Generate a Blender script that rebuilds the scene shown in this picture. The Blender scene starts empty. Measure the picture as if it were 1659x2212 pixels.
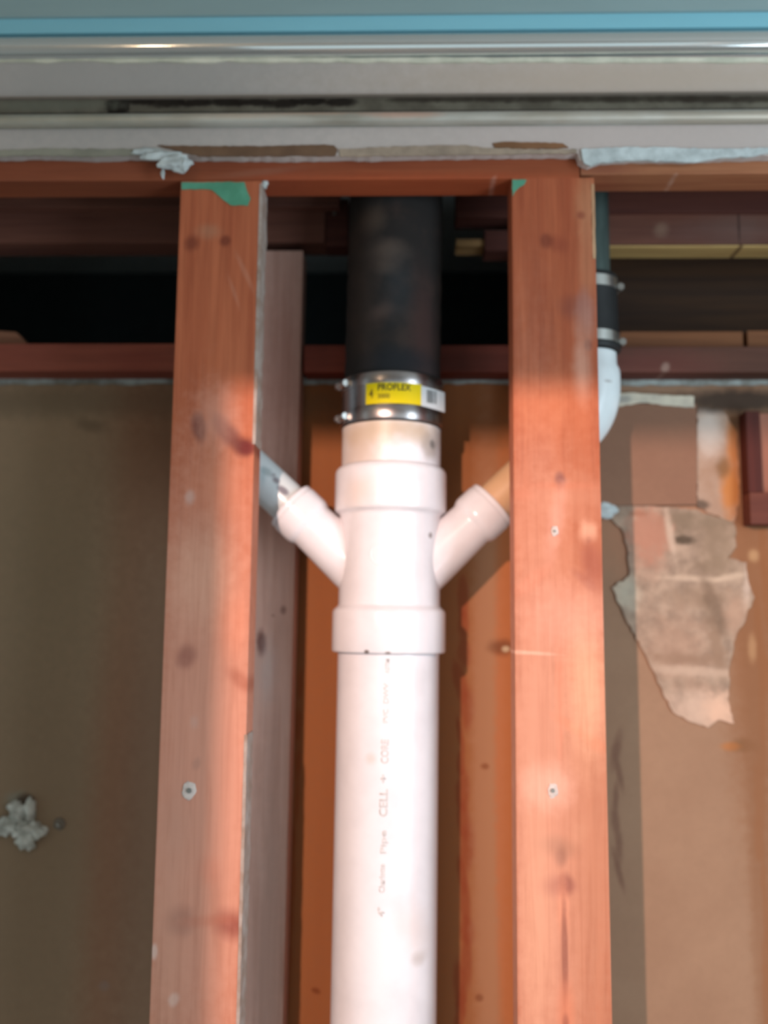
import bpy, bmesh, math, random
from mathutils import Vector, Matrix, noise
random.seed(7)
scene = bpy.context.scene
C = scene.collection
W, H, F = 1659, 2212, 2000.0
# ---------------------------------------------------------------- camera
CAM = Vector((0, 0, 1.8))
R = Matrix.Rotation(math.radians(1.5), 3, 'Z') @ Matrix.Rotation(math.radians(97.0), 3, 'X') @ Matrix.Rotation(math.radians(0.45), 3, 'Z')
cd = bpy.data.cameras.new('camera'); cam = bpy.data.objects.new('camera', cd); C.objects.link(cam)
cam.matrix_world = Matrix.Translation(CAM) @ R.to_4x4()
cd.sensor_fit = 'VERTICAL'; cd.sensor_height = 24.0; cd.lens = 24.0 * F / H
cd.clip_start = 0.01
cd.dof.use_dof = True; cd.dof.focus_distance = 0.72; cd.dof.aperture_fstop = 2.1
scene.camera = cam
# ---------------------------------------------------------------- light
def lin(c):
    def f(v):
        v /= 255.0
        return v / 12.92 if v <= 0.04045 else ((v + 0.055) / 1.055) ** 2.4
    return tuple(f(v) for v in c)
world = bpy.data.worlds.new('world'); scene.world = world; world.use_nodes = True
bg = world.node_tree.nodes['Background']
bg.inputs[0].default_value = (0.66, 0.80, 0.84, 1); bg.inputs[1].default_value = 0.98
def at(px, py, Y):
    d = R @ Vector(((px - W / 2) / F, -(py - H / 2) / F, -1.0))
    return CAM + d * ((Y - CAM.y) / d.y)
def zr(row, Y, px=830): return at(px, row, Y).z
YF = 0.90                       # face of the front studs
LY = -0.60
zs, zb = zr(812, 0.90), zr(925, 1.09)
sl = (zb - zs) / 0.19
LX = -0.43; LZ = zs + sl * (LY - 0.90)
lamp = bpy.data.lights.new('hall_lamp_light', 'POINT'); lamp.energy = 106; lamp.color = (1.0, 0.69, 0.57); lamp.shadow_soft_size = 0.0075
lo = bpy.data.objects.new('hall_lamp_light', lamp); C.objects.link(lo); lo.location = (LX, LY, LZ)
DY = -0.10                      # added unseen wall whose opening trims the warm light
CUTZ = LZ + (zs - LZ) * (DY - LY) / (0.90 - LY)
jx = at(418, 1700, 0.90).x
CUTX = LX + (jx - LX) * (DY - LY) / (0.90 - LY)
glint = bpy.data.lights.new('rail_highlight_light', 'POINT'); glint.energy = 1.1; glint.color = (1.0, 0.72, 0.45); glint.shadow_soft_size = 0.024  # added unseen light that puts the warm glint on the rounded rail
q = at(380, 80, 0.88); dx = (q.x - CAM.x) / 0.88
bo = bpy.data.objects.new('rail_highlight_light', glint); C.objects.link(bo); bo.location = (q.x + dx * 0.83, 0.05, 2.30)
fill = bpy.data.lights.new('cool_fill_light', 'AREA'); fill.shape = 'RECTANGLE'; fill.size = 0.35; fill.size_y = 1.0; fill.energy = 9.5; fill.color = (0.72, 0.88, 1.0)  # added cool fill from the right; no window stands there
wo = bpy.data.objects.new('cool_fill_light', fill); C.objects.link(wo); wo.location = (0.92, 0.05, 1.75)
wo.rotation_euler = (Vector((0.0, 1.0, 1.85)) - wo.location).to_track_quat('-Z', 'Y').to_euler()
scene.view_settings.view_transform = 'Standard'; scene.view_settings.look = 'None'
scene.view_settings.exposure = 0.0; scene.view_settings.gamma = 1.0; scene.view_settings.use_curve_mapping = False

# ---------------------------------------------------------------- materials
class NB:
    def __init__(s, name):
        s.m = bpy.data.materials.new(name); s.m.use_nodes = True; s.t = s.m.node_tree
        s.b = s.t.nodes['Principled BSDF']
        s.co = s.n('ShaderNodeTexCoord').outputs['Object']
    def n(s, t): return s.t.nodes.new(t)
    def l(s, a, b): s.t.links.new(a, b)
    def mapped(s, scale, loc=(0, 0, 0)):
        m = s.n('ShaderNodeMapping'); m.inputs['Scale'].default_value = scale; m.inputs['Location'].default_value = loc
        s.l(s.co, m.inputs['Vector']); return m.outputs[0]
    def noise(s, scale, vec=None, detail=4, rough=0.6, sc=(1, 1, 1), dist=0.0):
        k = s.n('ShaderNodeTexNoise'); k.inputs['Scale'].default_value = scale; k.inputs['Detail'].default_value = detail
        k.inputs['Roughness'].default_value = rough; k.inputs['Distortion'].default_value = dist
        s.l(vec if vec is not None else s.mapped(sc), k.inputs['Vector']); return k.outputs['Fac']
    def rng(s, fac, a, b, lo=0.0, hi=1.0):
        r = s.n('ShaderNodeMapRange'); r.interpolation_type = 'SMOOTHSTEP'
        for i, v in ((1, a), (2, b), (3, lo), (4, hi)): r.inputs[i].default_value = v
        s.l(fac, r.inputs[0]); return r.outputs[0]
    def mix(s, fac, a, b):
        m = s.n('ShaderNodeMix'); m.data_type = 'RGBA'
        for sock, v in ((m.inputs[0], fac), (m.inputs[6], a), (m.inputs[7], b)):
            if isinstance(v, (int, float)): sock.default_value = v
            elif isinstance(v, tuple): sock.default_value = (*v[:3], 1)
            else: s.l(v, sock)
        return m.outputs[2]
    def math(s, op, a, b):
        m = s.n('ShaderNodeMath'); m.operation = op
        for i, v in ((0, a), (1, b)):
            if isinstance(v, (int, float)): m.inputs[i].default_value = v
            else: s.l(v, m.inputs[i])
        return m.outputs[0]
    def blot(s, col, Y, marks, warp=0.35, wscale=90):
        """marks: (px, py, rx_px, ry_px, angle_deg, rgb, strength, softness) given on the face at depth Y"""
        wn = s.noise(wscale, detail=3)
        for (px, py, rx, ry, ang, rgb, st, soft) in marks:
            p = at(px, py, Y); k = (p - CAM).length / F
            m = s.n('ShaderNodeMapping'); m.vector_type = 'TEXTURE'
            m.inputs['Location'].default_value = p; m.inputs['Rotation'].default_value = (0, math.radians(ang), 0)
            m.inputs['Scale'].default_value = (rx * k, 50.0, ry * k); s.l(s.co, m.inputs['Vector'])
            L = s.n('ShaderNodeVectorMath'); L.operation = 'LENGTH'; s.l(m.outputs[0], L.inputs[0])
            d = s.math('ADD', L.outputs['Value'], s.math('MULTIPLY', s.math('SUBTRACT', wn, 0.5), warp * 2))
            f = s.rng(d, 1.0 - soft, 1.0 + soft, st, 0.0)
            col = s.mix(f, col, rgb)
        return col
    def done(s, col, rough=0.6, metal=0.0, bump=None, bstr=0.3, bdist=0.001, spec=0.3):
        if isinstance(col, tuple): s.b.inputs['Base Color'].default_value = (*col[:3], 1)
        else: s.l(col, s.b.inputs['Base Color'])
        if isinstance(rough, (int, float)): s.b.inputs['Roughness'].default_value = rough
        else: s.l(rough, s.b.inputs['Roughness'])
        s.b.inputs['Metallic'].default_value = metal
        s.b.inputs['Specular IOR Level'].default_value = spec
        if bump is not None:
            b = s.n('ShaderNodeBump'); b.inputs['Strength'].default_value = bstr; b.inputs['Distance'].default_value = bdist
            s.l(bump, b.inputs['Height']); s.l(b.outputs[0], s.b.inputs['Normal'])
        return s.m
def wood(name, a, b, Y=0.9, marks=(), axis='Z', dust=None, dust_amt=0.5, rough=0.7, warp=0.35):
    w = NB(name)
    sc = (1, 1, 0.045) if axis == 'Z' else (0.045, 1, 1)
    g1 = w.noise(55, sc=sc, detail=5, dist=0.6)
    g2 = w.noise(240, sc=sc, detail=3)
    big = w.noise(9, detail=3)
    col = w.mix(w.rng(g1, 0.3, 0.7), a, b)
    col = w.mix(w.math('MULTIPLY', w.rng(g2, 0.35, 0.75), 0.25), col, tuple(v * 0.55 for v in b))
    if dust:
        col = w.mix(w.rng(big, 0.42, 0.68, 0, dust_amt), col, dust)
    if marks: col = w.blot(col, Y, marks, warp)
    g3 = w.noise(150, sc=sc, detail=6, dist=0.8)
    mm = w.n('ShaderNodeMix'); mm.data_type = 'RGBA'; mm.blend_type = 'MULTIPLY'; w.l(w.rng(g3, 0.42, 0.68, 0, 0.38), mm.inputs[0]); w.l(col, mm.inputs[6]); mm.inputs[7].default_value = (0.74, 0.62, 0.56, 1); col = mm.outputs[2]
    return w.done(col, rough, bump=g1, bstr=0.25, bdist=0.0006)
def paper(name, a, b, Y=1.09, marks=(), scale=14, rough=0.9, warp=0.35, extra=None):
    w = NB(name)
    n1 = w.noise(scale, detail=6); n2 = w.noise(160, detail=4)
    col = w.mix(w.rng(n1, 0.3, 0.7), a, b)
    if extra: col = extra(w, col)
    col = w.mix(w.rng(n2, 0.3, 0.8, 0, 0.12), col, tuple(v * 0.5 for v in a))
    if marks: col = w.blot(col, Y, marks, warp)
    return w.done(col, rough, bump=n2, bstr=0.2, bdist=0.0005, spec=0.15)
def plain(name, c, rough=0.5, metal=0.0, var=0.12, scale=30, spec=0.4, bstr=0.08, sc=(1, 1, 1)):
    w = NB(name); n1 = w.noise(scale, detail=5, sc=sc)
    col = w.mix(w.rng(n1, 0.3, 0.7), c, tuple(v * (1 - var) for v in c))
    return w.done(col, rough, metal, bump=n1, bstr=bstr, bdist=0.0005, spec=spec)

# ---------------------------------------------------------------- mesh helpers
def link(name, bm, mat, parent=None, smooth=False, sharp=35):
    bmesh.ops.remove_doubles(bm, verts=bm.verts, dist=1e-6)
    bmesh.ops.recalc_face_normals(bm, faces=bm.faces)
    me = bpy.data.meshes.new(name); bm.to_mesh(me); bm.free()
    if smooth:
        for p in me.polygons: p.use_smooth = True
        me.set_sharp_from_angle(angle=math.radians(sharp))
    me.materials.append(mat)
    o = bpy.data.objects.new(name, me); C.objects.link(o)
    if parent is not None:
        o.parent = parent
        if parent.type == 'EMPTY': o.matrix_parent_inverse = Matrix.Translation(-Vector(parent.location))
    return o
def tag(o, label, cat, group=None, kind=None):
    if kind: o['kind'] = kind
    if label: o['label'] = label
    if cat: o['category'] = cat
    if group: o['group'] = group
    return o
def empty(name, loc, label, cat, group=None):
    o = bpy.data.objects.new(name, None); C.objects.link(o); o.location = loc; o.empty_display_size = 0.02
    return tag(o, label, cat, group)
def prism(pts, y0, y1, bevel=0.0, bm=None):
    """pts: world (x, z) outline; front at y0, back at y1"""
    bm = bm or bmesh.new()
    a = [bm.verts.new((x, y0, z)) for x, z in pts]; b = [bm.verts.new((x, y1, z)) for x, z in pts]
    n = len(pts); bm.faces.new(a); bm.faces.new(list(reversed(b)))
    for i in range(n): bm.faces.new((a[i], b[i], b[(i + 1) % n], a[(i + 1) % n]))
    if bevel: bmesh.ops.bevel(bm, geom=list(bm.edges), offset=bevel, segments=2, affect='EDGES', profile=0.6)
    return bm
def box(x0, x1, y0, y1, z0, z1, bevel=0.0, bm=None):
    return prism([(x0, z0), (x1, z0), (x1, z1), (x0, z1)], y0, y1, bevel, bm)
def jag(pts, amp=1.5, step=9):
    out = []
    for i in range(len(pts)):
        a, b = pts[i], pts[(i + 1) % len(pts)]
        n = max(1, int(math.hypot(b[0] - a[0], b[1] - a[1]) / step))
        for k in range(n):
            t = k / n; s = amp if k else amp * 0.3
            out.append((a[0] + (b[0] - a[0]) * t + random.uniform(-s, s), a[1] + (b[1] - a[1]) * t + random.uniform(-s, s)))
    return out
def pxz(pts, Y): return [(at(x, y, Y).x, at(x, y, Y).z) for x, y in pts]
def sheet(pts, Y, th, amp=1.5, step=9, curl=0.0):
    """a thin torn sheet lying on the plane behind Y+th, tessellated, softly uneven"""
    bm = prism(pxz(jag(pts, amp, step), Y), Y, Y + th)
    return bm
def lathe(prof, p0, p1, seg=72, bm=None):
    """prof: (t along p0->p1 in metres, r)"""
    bm = bm or bmesh.new(); p0, p1 = Vector(p0), Vector(p1); ax = (p1 - p0).normalized()
    u = ax.cross(Vector((0, 1, 0))).normalized(); v = ax.cross(u)
    rings = []
    for t, r in prof:
        c = p0 + ax * t
        rings.append([bm.verts.new(c + (u * math.cos(k * 2 * math.pi / seg) + v * math.sin(k * 2 * math.pi / seg)) * r) for k in range(seg)])
    for a, b in zip(rings, rings[1:]):
        for k in range(seg): bm.faces.new((a[k], a[(k + 1) % seg], b[(k + 1) % seg], b[k]))
    bm.faces.new(rings[0]); bm.faces.new(rings[-1]); return bm
def tube(path, seg=48):
    """path: (Vector, r), bends lie in the wall plane"""
    bm = bmesh.new(); rings = []; n = len(path)
    for i, (p, r) in enumerate(path):
        d = (path[min(i + 1, n - 1)][0] - path[max(i - 1, 0)][0]).normalized(); v = Vector((0, 1, 0)); u = d.cross(v).normalized()
        rings.append([bm.verts.new(p + (u * math.cos(k * 2 * math.pi / seg) + v * math.sin(k * 2 * math.pi / seg)) * r) for k in range(seg)])
    for a, b in zip(rings, rings[1:]):
        for k in range(seg): bm.faces.new((a[k], a[(k + 1) % seg], b[(k + 1) % seg], b[k]))
    bm.faces.new(rings[0]); bm.faces.new(rings[-1]); return bm
def rr(prof, e=0.0012):
    """round a lathe profile's corners slightly"""
    out = [prof[0]]
    for i in range(1, len(prof) - 1):
        a, b, c = (Vector(prof[j]) for j in (i - 1, i, i + 1))
        e1 = min(e, (a - b).length * 0.4); e2 = min(e, (c - b).length * 0.4)
        out += [tuple(b + (a - b).normalized() * e1), tuple(b + ((a - b).normalized() * e1 + (c - b).normalized() * e2) * 0.3), tuple(b + (c - b).normalized() * e2)]
    return out + [prof[-1]]
def lump(c, rx, ry, rz, amp=0.35, sub=3, seed=0.0, bm=None, fr=1.6):
    bm = bm or bmesh.new()
    r = bmesh.ops.create_icosphere(bm, subdivisions=sub, radius=1.0)
    for v in r['verts']:
        n = v.co.normalized(); k = 1 + amp * noise.noise(n * fr + Vector((seed, seed * 2, 1))) + amp * 0.5 * noise.noise(n * fr * 3 + Vector((seed, 3, 1)))
        v.co = Vector(c) + Vector((n.x * rx, n.y * ry, n.z * rz)) * k
    return bm
def text_bm(body, size, fn, extrude=0.0, align='LEFT'):
    cu = bpy.data.curves.new('letters', 'FONT'); cu.body = body; cu.size = size; cu.align_x = align; cu.resolution_u = 3; cu.offset = 0.022
    o = bpy.data.objects.new('letters', cu); C.objects.link(o)
    dg = bpy.context.evaluated_depsgraph_get(); me = bpy.data.meshes.new_from_object(o.evaluated_get(dg))
    bpy.data.objects.remove(o); bpy.data.curves.remove(cu)
    bm = bmesh.new(); bm.from_mesh(me); bpy.data.meshes.remove(me)
    bmesh.ops.triangulate(bm, faces=bm.faces)
    g = bmesh.ops.extrude_face_region(bm, geom=list(bm.faces))
    for v in [e for e in g['geom'] if isinstance(e, bmesh.types.BMVert)]: v.co.z += 1.0
    for v in bm.verts: v.co = fn(v.co.x, v.co.y, v.co.z)
    return bm

# ---------------------------------------------------------------- setting
XL, XR = -1.0, 1.0
M_paint = paper('painted_drywall', lin((206, 192, 186)), lin((194, 182, 176)), Y=0.888, scale=6,
    marks=[(200, 170, 500, 200, 0, lin((142, 142, 140)), 0.6, 0.8), (1400, 170, 500, 40, 0, lin((182, 160, 140)), 0.6, 0.8),
           (1400, 300, 400, 40, 0, lin((185, 168, 162)), 0.5, 0.8)])
zceil = 2.47
front_pts = [(-400, 336), (0, 336), (90, 334), (200, 338), (300, 334), (345, 338), (420, 336), (560, 338), (700, 338), (730, 336), (800, 337), (900, 334), (1000, 333), (1150, 331), (1248, 331),
             (1252, 345), (1260, 351), (1272, 355), (1300, 345), (1380, 341), (1480, 342), (1560, 338), (1659, 336), (2100, 335)]
random.seed(3)
edge = []
for a, b in zip(front_pts, front_pts[1:]):
    n = max(1, int((b[0] - a[0]) / 12))
    for k in range(n): edge.append((a[0] + (b[0] - a[0]) * k / n, a[1] + (b[1] - a[1]) * k / n + random.uniform(-1.2, 1.2)))
e = pxz(edge, 0.888)
pts = [(XL, e[0][1])] + e + [(XR, e[-1][1]), (XR, zceil), (XL, zceil)]
wf = link('wall_front', prism(pts, 0.888, 0.8995), M_paint); tag(wf, 'painted drywall strip left above the opened wall, with a torn lower edge', 'wall', kind='structure')
M_tear = paper('torn_brown_paper', lin((120, 92, 72)), lin((100, 76, 60)), scale=30)
M_mud = paper('joint_compound', lin((176, 172, 166)), lin((150, 148, 144)), scale=40)
M_cream = paper('cream_plaster', lin((170, 150, 132)), lin((140, 124, 110)), scale=40)
M_white = paper('white_plaster', lin((205, 212, 212)), lin((170, 176, 176)), scale=60)
link('torn_paper_strip', sheet([(340, 314), (450, 315), (560, 316), (700, 312), (722, 314), (729, 322), (724, 336), (560, 337), (430, 337), (385, 326)], 0.8865, 0.0015, 1.0), M_tear, wf)
link('torn_paper_strip', sheet([(1065, 309), (1100, 306), (1160, 307), (1215, 309), (1228, 318), (1190, 320), (1120, 321), (1070, 318)], 0.8862, 0.0018, 1.0), paper('torn_orange_paper', lin((138, 98, 70)), lin((118, 84, 60))), wf)
link('plaster_edge', sheet([(732, 322), (860, 316), (1000, 313), (1060, 320), (1180, 322), (1246, 322), (1246, 331), (1150, 332), (1000, 335), (900, 336), (735, 338)], 0.8865, 0.0015, 1.3), M_cream, wf)
link('plaster_edge', sheet([(-380, 326), (0, 324), (120, 320), (240, 322), (330, 320), (340, 334), (200, 338), (90, 335), (0, 337), (-380, 337)], 0.8866, 0.0014, 1.3), paper('grey_plaster', lin((150, 146, 132)), lin((122, 120, 108))), wf)
link('plaster_edge', sheet([(1256, 322), (1330, 318), (1450, 318), (1530, 321), (1650, 319), (2000, 318), (2000, 330), (1659, 330), (1620, 338), (1560, 340), (1500, 350), (1380, 346), (1300, 350), (1276, 358), (1262, 352)], 0.885, 0.003, 1.5), M_white, wf)
# the lump of plaster hanging at the torn edge
bm = lump(at(378, 352, 0.884), 0.016, 0.006, 0.0085, 0.5, 3, 2.0)
lump(at(345, 336, 0.885), 0.018, 0.004, 0.005, 0.5, 3, 4.0, bm); lump(at(395, 356, 0.884), 0.006, 0.005, 0.009, 0.4, 3, 5.0, bm)
lump(at(352, 374, 0.886), 0.0022, 0.002, 0.0055, 0.4, 2, 6.0, bm); lump(at(320, 328, 0.886), 0.016, 0.003, 0.004, 0.5, 3, 8.0, bm)
link('plaster_lump', bm, M_white, wf, True, 60)
# ceiling, floor, outer sides of the wall cavity, added light-blocking wall behind the camera
M_ceil = paper('ceiling_paint', lin((205, 205, 200)), lin((196, 196, 190)), scale=4)
def struct(name, bm, mat, label=None):
    o = link(name, bm, mat); o['kind'] = 'structure'
    if label: o['label'] = label
    return o
struct('ceiling', box(-1.6, 1.6, -1.6, 1.75, zceil, zceil + 0.05), M_ceil)
struct('floor', box(-1.6, 1.6, -1.6, 1.75, -0.06, 0.0), plain('floor_concrete', lin((120, 115, 108)), 0.85))
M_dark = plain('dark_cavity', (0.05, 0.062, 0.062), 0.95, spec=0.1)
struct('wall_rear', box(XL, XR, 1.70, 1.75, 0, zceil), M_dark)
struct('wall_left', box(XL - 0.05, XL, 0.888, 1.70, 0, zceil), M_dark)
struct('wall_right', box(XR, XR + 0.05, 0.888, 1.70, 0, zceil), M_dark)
M_blocker = paper('blocker_paint', lin((190, 186, 178)), lin((180, 176, 170)), scale=4)
blocker = box(-1.6, CUTX, DY - 0.05, DY, 0, zceil)
box(CUTX, 0.62, DY - 0.05, DY, CUTZ, zceil, bm=blocker); box(0.62, 0.9, DY - 0.05, DY, 0, zceil, bm=blocker)
struct('wall_light_blocker', blocker, M_blocker, 'added unseen wall that cuts the warm light at left and top')

# back wall: back face of the next room's drywall sheets
zwb = zr(823, 1.09)
stains_shade_left = [(60, 1850, 260, 500, 0, lin((118, 100, 80)), 0.55, 0.7), (255, 1600, 46, 1000, 1, lin((128, 78, 56)), 0.5, 0.9), (335, 1600, 60, 1000, 1, lin((112, 82, 64)), 0.7, 0.8),  # tall reddish bands paint bounce light and stud shade; the rest are stains
    (195, 920, 30, 12, 10, lin((70, 58, 44)), 0.5, 0.8), (200, 870, 500, 30, 0, lin((84, 74, 60)), 0.5, 0.8), (330, 1000, 120, 160, 0, lin((110, 66, 46)), 0.45, 0.9), (110, 1150, 160, 260, 0, lin((120, 106, 84)), 0.4, 0.9),
    (38, 1732, 22, 18, 0, lin((130, 130, 118)), 0.6, 0.6), (55, 1728, 16, 12, 0, lin((66, 46, 34)), 0.8, 0.5), (225, 2130, 10, 9, 0, lin((130, 110, 100)), 0.5, 0.5)]
stains_mid = []
random.seed(11)
for k in range(16):
    stains_mid.append((1000 + random.uniform(-8, 10), 1290 + k * 60, random.uniform(6, 16), random.uniform(28, 52), random.uniform(-12, 12), lin((128, 58, 34)), 0.65, 0.35))
for k in range(9):
    stains_mid.append((652 - k * 4 + random.uniform(-4, 3), 1480 + k * 85, random.uniform(4, 8), random.uniform(30, 55), 2, lin((140, 66, 34)), 0.6, 0.4))
stains_mid += [(1055, 1700, 34, 800, 0, lin((160, 112, 82)), 0.7, 0.45), (1098, 1700, 26, 700, 0, lin((170, 92, 50)), 0.6, 0.35), (1085, 1398, 26, 16, 0, lin((96, 52, 32)), 0.7, 0.6), (1092, 1402, 8, 6, 0, lin((196, 166, 130)), 0.7, 0.4),
    (1048, 1655, 8, 6, 0, lin((120, 64, 36)), 0.7, 0.4), (682, 2140, 9, 5, 20, lin((110, 56, 30)), 0.8, 0.4), (1035, 2155, 8, 7, 0, lin((110, 56, 30)), 0.6, 0.4), (615, 1320, 6, 8, 0, lin((70, 30, 26)), 0.8, 0.4)]
def zones(w, col):
    # orange-stained sheet between the two studs, plain kraft paper either side
    sx = w.n('ShaderNodeSeparateXYZ'); w.l(w.co, sx.inputs[0]); x = sx.outputs['X']
    a, b = at(610, 1500, 1.09).x, at(1180, 1500, 1.09).x
    f = w.math('MULTIPLY', w.rng(x, a - 0.01, a), w.rng(x, b, b + 0.01, 1, 0))
    g = w.noise(40, sc=(1, 1, 0.05), detail=4)
    org = w.mix(g, lin((152, 96, 58)), lin((138, 82, 48)))
    c = w.mix(f, col, org)
    left = w.rng(x, at(380, 1500, 1.09).x, at(470, 1500, 1.09).x, 1, 0)
    return w.mix(w.math('MULTIPLY', left, 0.5), c, lin((150, 132, 106)))
rs = []
random.seed(5)
for k in range(12):
    rs.append((1646 + random.uniform(-10, 12), 1180 + k * 90, random.uniform(5, 11), random.uniform(40, 80), 0, lin((150, 100, 68)), 0.7, 0.4))
for k in range(6):
    rs.append((1334 + random.uniform(-5, 5), 1620 + k * 52, random.uniform(5, 9), random.uniform(24, 40), random.uniform(-15, 15), lin((110, 74, 62)), 0.6, 0.7))
rs += [(1610, 1610, 26, 12, 0, lin((110, 84, 60)), 0.8, 0.6), (1578, 1612, 18, 8, 0, lin((176, 110, 60)), 0.7, 0.5), (1420, 1150, 120, 90, 0, lin((176, 118, 90)), 0.5, 0.8), (1625, 1300, 56, 420, 0, lin((132, 86, 56)), 0.8, 0.7), (1590, 866, 120, 24, 0, lin((60, 50, 44)), 0.9, 0.5), (1645, 1900, 22, 500, 0, lin((132, 92, 66)), 0.6, 0.5), (1628, 1200, 10, 12, 0, lin((190, 150, 110)), .6, .6), (1625, 1400, 8, 26, 0, lin((176, 136, 100)), .6, .6)]
M_back = paper('kraft_paper', lin((157, 123, 99)), lin((149, 115, 92)), marks=stains_shade_left + stains_mid + rs, scale=8, extra=zones)
wb = struct('wall_back', box(XL, XR, 1.09, 1.102, 0, zwb), M_back, 'brown paper back of the drywall seen through the stud bays')
bm = bmesh.new()
M_bead = paper('chalky_edge', lin((170, 176, 172)), lin((120, 116, 108)), scale=50)
random.seed(9)
bead = [(x, 817 + random.uniform(-1.5, 1.5)) for x in range(-200, 2000, 22)]
bead2 = [(x, 829 + random.uniform(-2.5, 2.0) + (3 if x > 1290 else 0)) for x in range(-200, 2000, 22)]
link('chalky_edge', prism(pxz(bead + bead2[::-1], 1.086), 1.0865, 1.0898), M_bead, wb)

# ---------------------------------------------------------------- framing lumber
WD1, WD2 = lin((196, 112, 78)), lin((178, 92, 60))
def vmember(tl, tr, bl, br, Y, th, ztop, zbot=0.0, bevel=0.0015):
    def ln(p, q):
        a, b = at(*p, Y), at(*q, Y); k = (a.x - b.x) / (a.z - b.z)
        return lambda z: b.x + k * (z - b.z)
    L, Rr = ln(tl, bl), ln(tr, br)
    return prism([(L(zbot), zbot), (Rr(zbot), zbot), (Rr(ztop), ztop), (L(ztop), ztop)], Y, Y + th, bevel), L, Rr
ztop = zr(388, 0.90)
K = lin((108, 40, 32)); KD = lin((88, 32, 28)); PL = lin((222, 158, 136)); PALE = lin((226, 176, 150))
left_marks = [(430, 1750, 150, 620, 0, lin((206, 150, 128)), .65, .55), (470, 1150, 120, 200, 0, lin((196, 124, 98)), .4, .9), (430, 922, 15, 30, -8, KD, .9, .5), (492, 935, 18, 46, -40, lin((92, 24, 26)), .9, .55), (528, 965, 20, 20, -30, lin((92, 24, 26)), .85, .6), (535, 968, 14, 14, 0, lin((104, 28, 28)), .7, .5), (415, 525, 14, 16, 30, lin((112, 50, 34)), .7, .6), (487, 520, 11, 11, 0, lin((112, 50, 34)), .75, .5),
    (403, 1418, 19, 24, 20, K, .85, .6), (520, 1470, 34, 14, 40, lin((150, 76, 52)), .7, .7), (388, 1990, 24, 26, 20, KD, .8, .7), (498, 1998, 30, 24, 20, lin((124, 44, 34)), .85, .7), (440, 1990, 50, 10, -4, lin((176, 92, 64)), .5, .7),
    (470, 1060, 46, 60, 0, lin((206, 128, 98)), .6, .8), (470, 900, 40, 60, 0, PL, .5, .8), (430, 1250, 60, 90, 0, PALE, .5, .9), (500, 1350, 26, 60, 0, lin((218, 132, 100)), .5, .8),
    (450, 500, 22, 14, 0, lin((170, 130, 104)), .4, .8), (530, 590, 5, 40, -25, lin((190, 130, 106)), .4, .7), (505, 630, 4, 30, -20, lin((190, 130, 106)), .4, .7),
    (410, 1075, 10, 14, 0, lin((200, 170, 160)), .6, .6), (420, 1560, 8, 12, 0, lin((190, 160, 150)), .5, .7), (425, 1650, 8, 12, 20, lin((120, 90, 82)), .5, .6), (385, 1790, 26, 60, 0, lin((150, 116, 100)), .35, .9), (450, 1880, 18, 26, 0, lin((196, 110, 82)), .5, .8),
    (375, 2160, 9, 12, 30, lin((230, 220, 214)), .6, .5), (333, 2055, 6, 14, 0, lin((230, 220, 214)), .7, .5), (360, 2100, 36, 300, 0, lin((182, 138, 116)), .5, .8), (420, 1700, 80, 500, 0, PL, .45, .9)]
def dress(name, label, bm, mat):
    pass
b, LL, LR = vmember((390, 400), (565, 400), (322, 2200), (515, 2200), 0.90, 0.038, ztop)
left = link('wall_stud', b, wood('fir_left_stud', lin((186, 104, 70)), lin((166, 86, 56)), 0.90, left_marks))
tag(left, 'left front wall stud, reddish fir with green paint at its top end', 'stud', 'front wall studs')
M_green = paper('green_paint', lin((98, 162, 136)), lin((80, 140, 112)), scale=30)
def stick(name, pts, mat, par, Y=0.899, th=0.001, amp=1.0): return link(name, sheet(pts, Y, th + 0.0003, amp), mat, par)
stick('green_paint', [(392, 394), (450, 393), (528, 393), (533, 410), (541, 428), (535, 444), (498, 443), (475, 425), (458, 410), (430, 408), (392, 409)], M_green, left).__setitem__('label', 'green paint remnant')
# chalk on the stud's right side face
def side_strip(rows, X, par, mat, side=1):
    bm = bmesh.new(); random.seed(rows[0]); r0, r1 = rows; n = int((r1 - r0) / 14)
    zz = [zr(r0 + (r1 - r0) * k / n, 0.90) for k in range(n + 1)]
    a, c = [], []
    for k, z in enumerate(zz):
        x = X(z); o = random.uniform(0.0008, 0.0013)
        y0 = 0.8995 + random.uniform(-0.0004, 0.0004); y1 = 0.934 + random.uniform(-0.004, 0.003)
        a.append([bm.verts.new((x + dxx * side, y, z)) for dxx, y in ((-0.002, y0), (o, y0), (o, y1), (-0.002, y1))])
    for p, q_ in zip(a, a[1:]):
        for i in range(4): bm.faces.new((p[i], p[(i + 1) % 4], q_[(i + 1) % 4], q_[i]))
    bm.faces.new(a[0]); bm.faces.new(a[-1])
    return link('chalky_edge', bm, mat, par)
M_chalk = paper('chalk_smear', lin((176, 162, 154)), lin((150, 126, 112)), scale=50)
side_strip((396, 960), LR, left, M_chalk); side_strip((1590, 2300), LR, left, M_chalk)
bm = lump(at(572, 398, 0.905), 0.0035, 0.005, 0.005, 0.5, 2, 3); link('plaster_crumb', bm, M_white, left)
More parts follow.
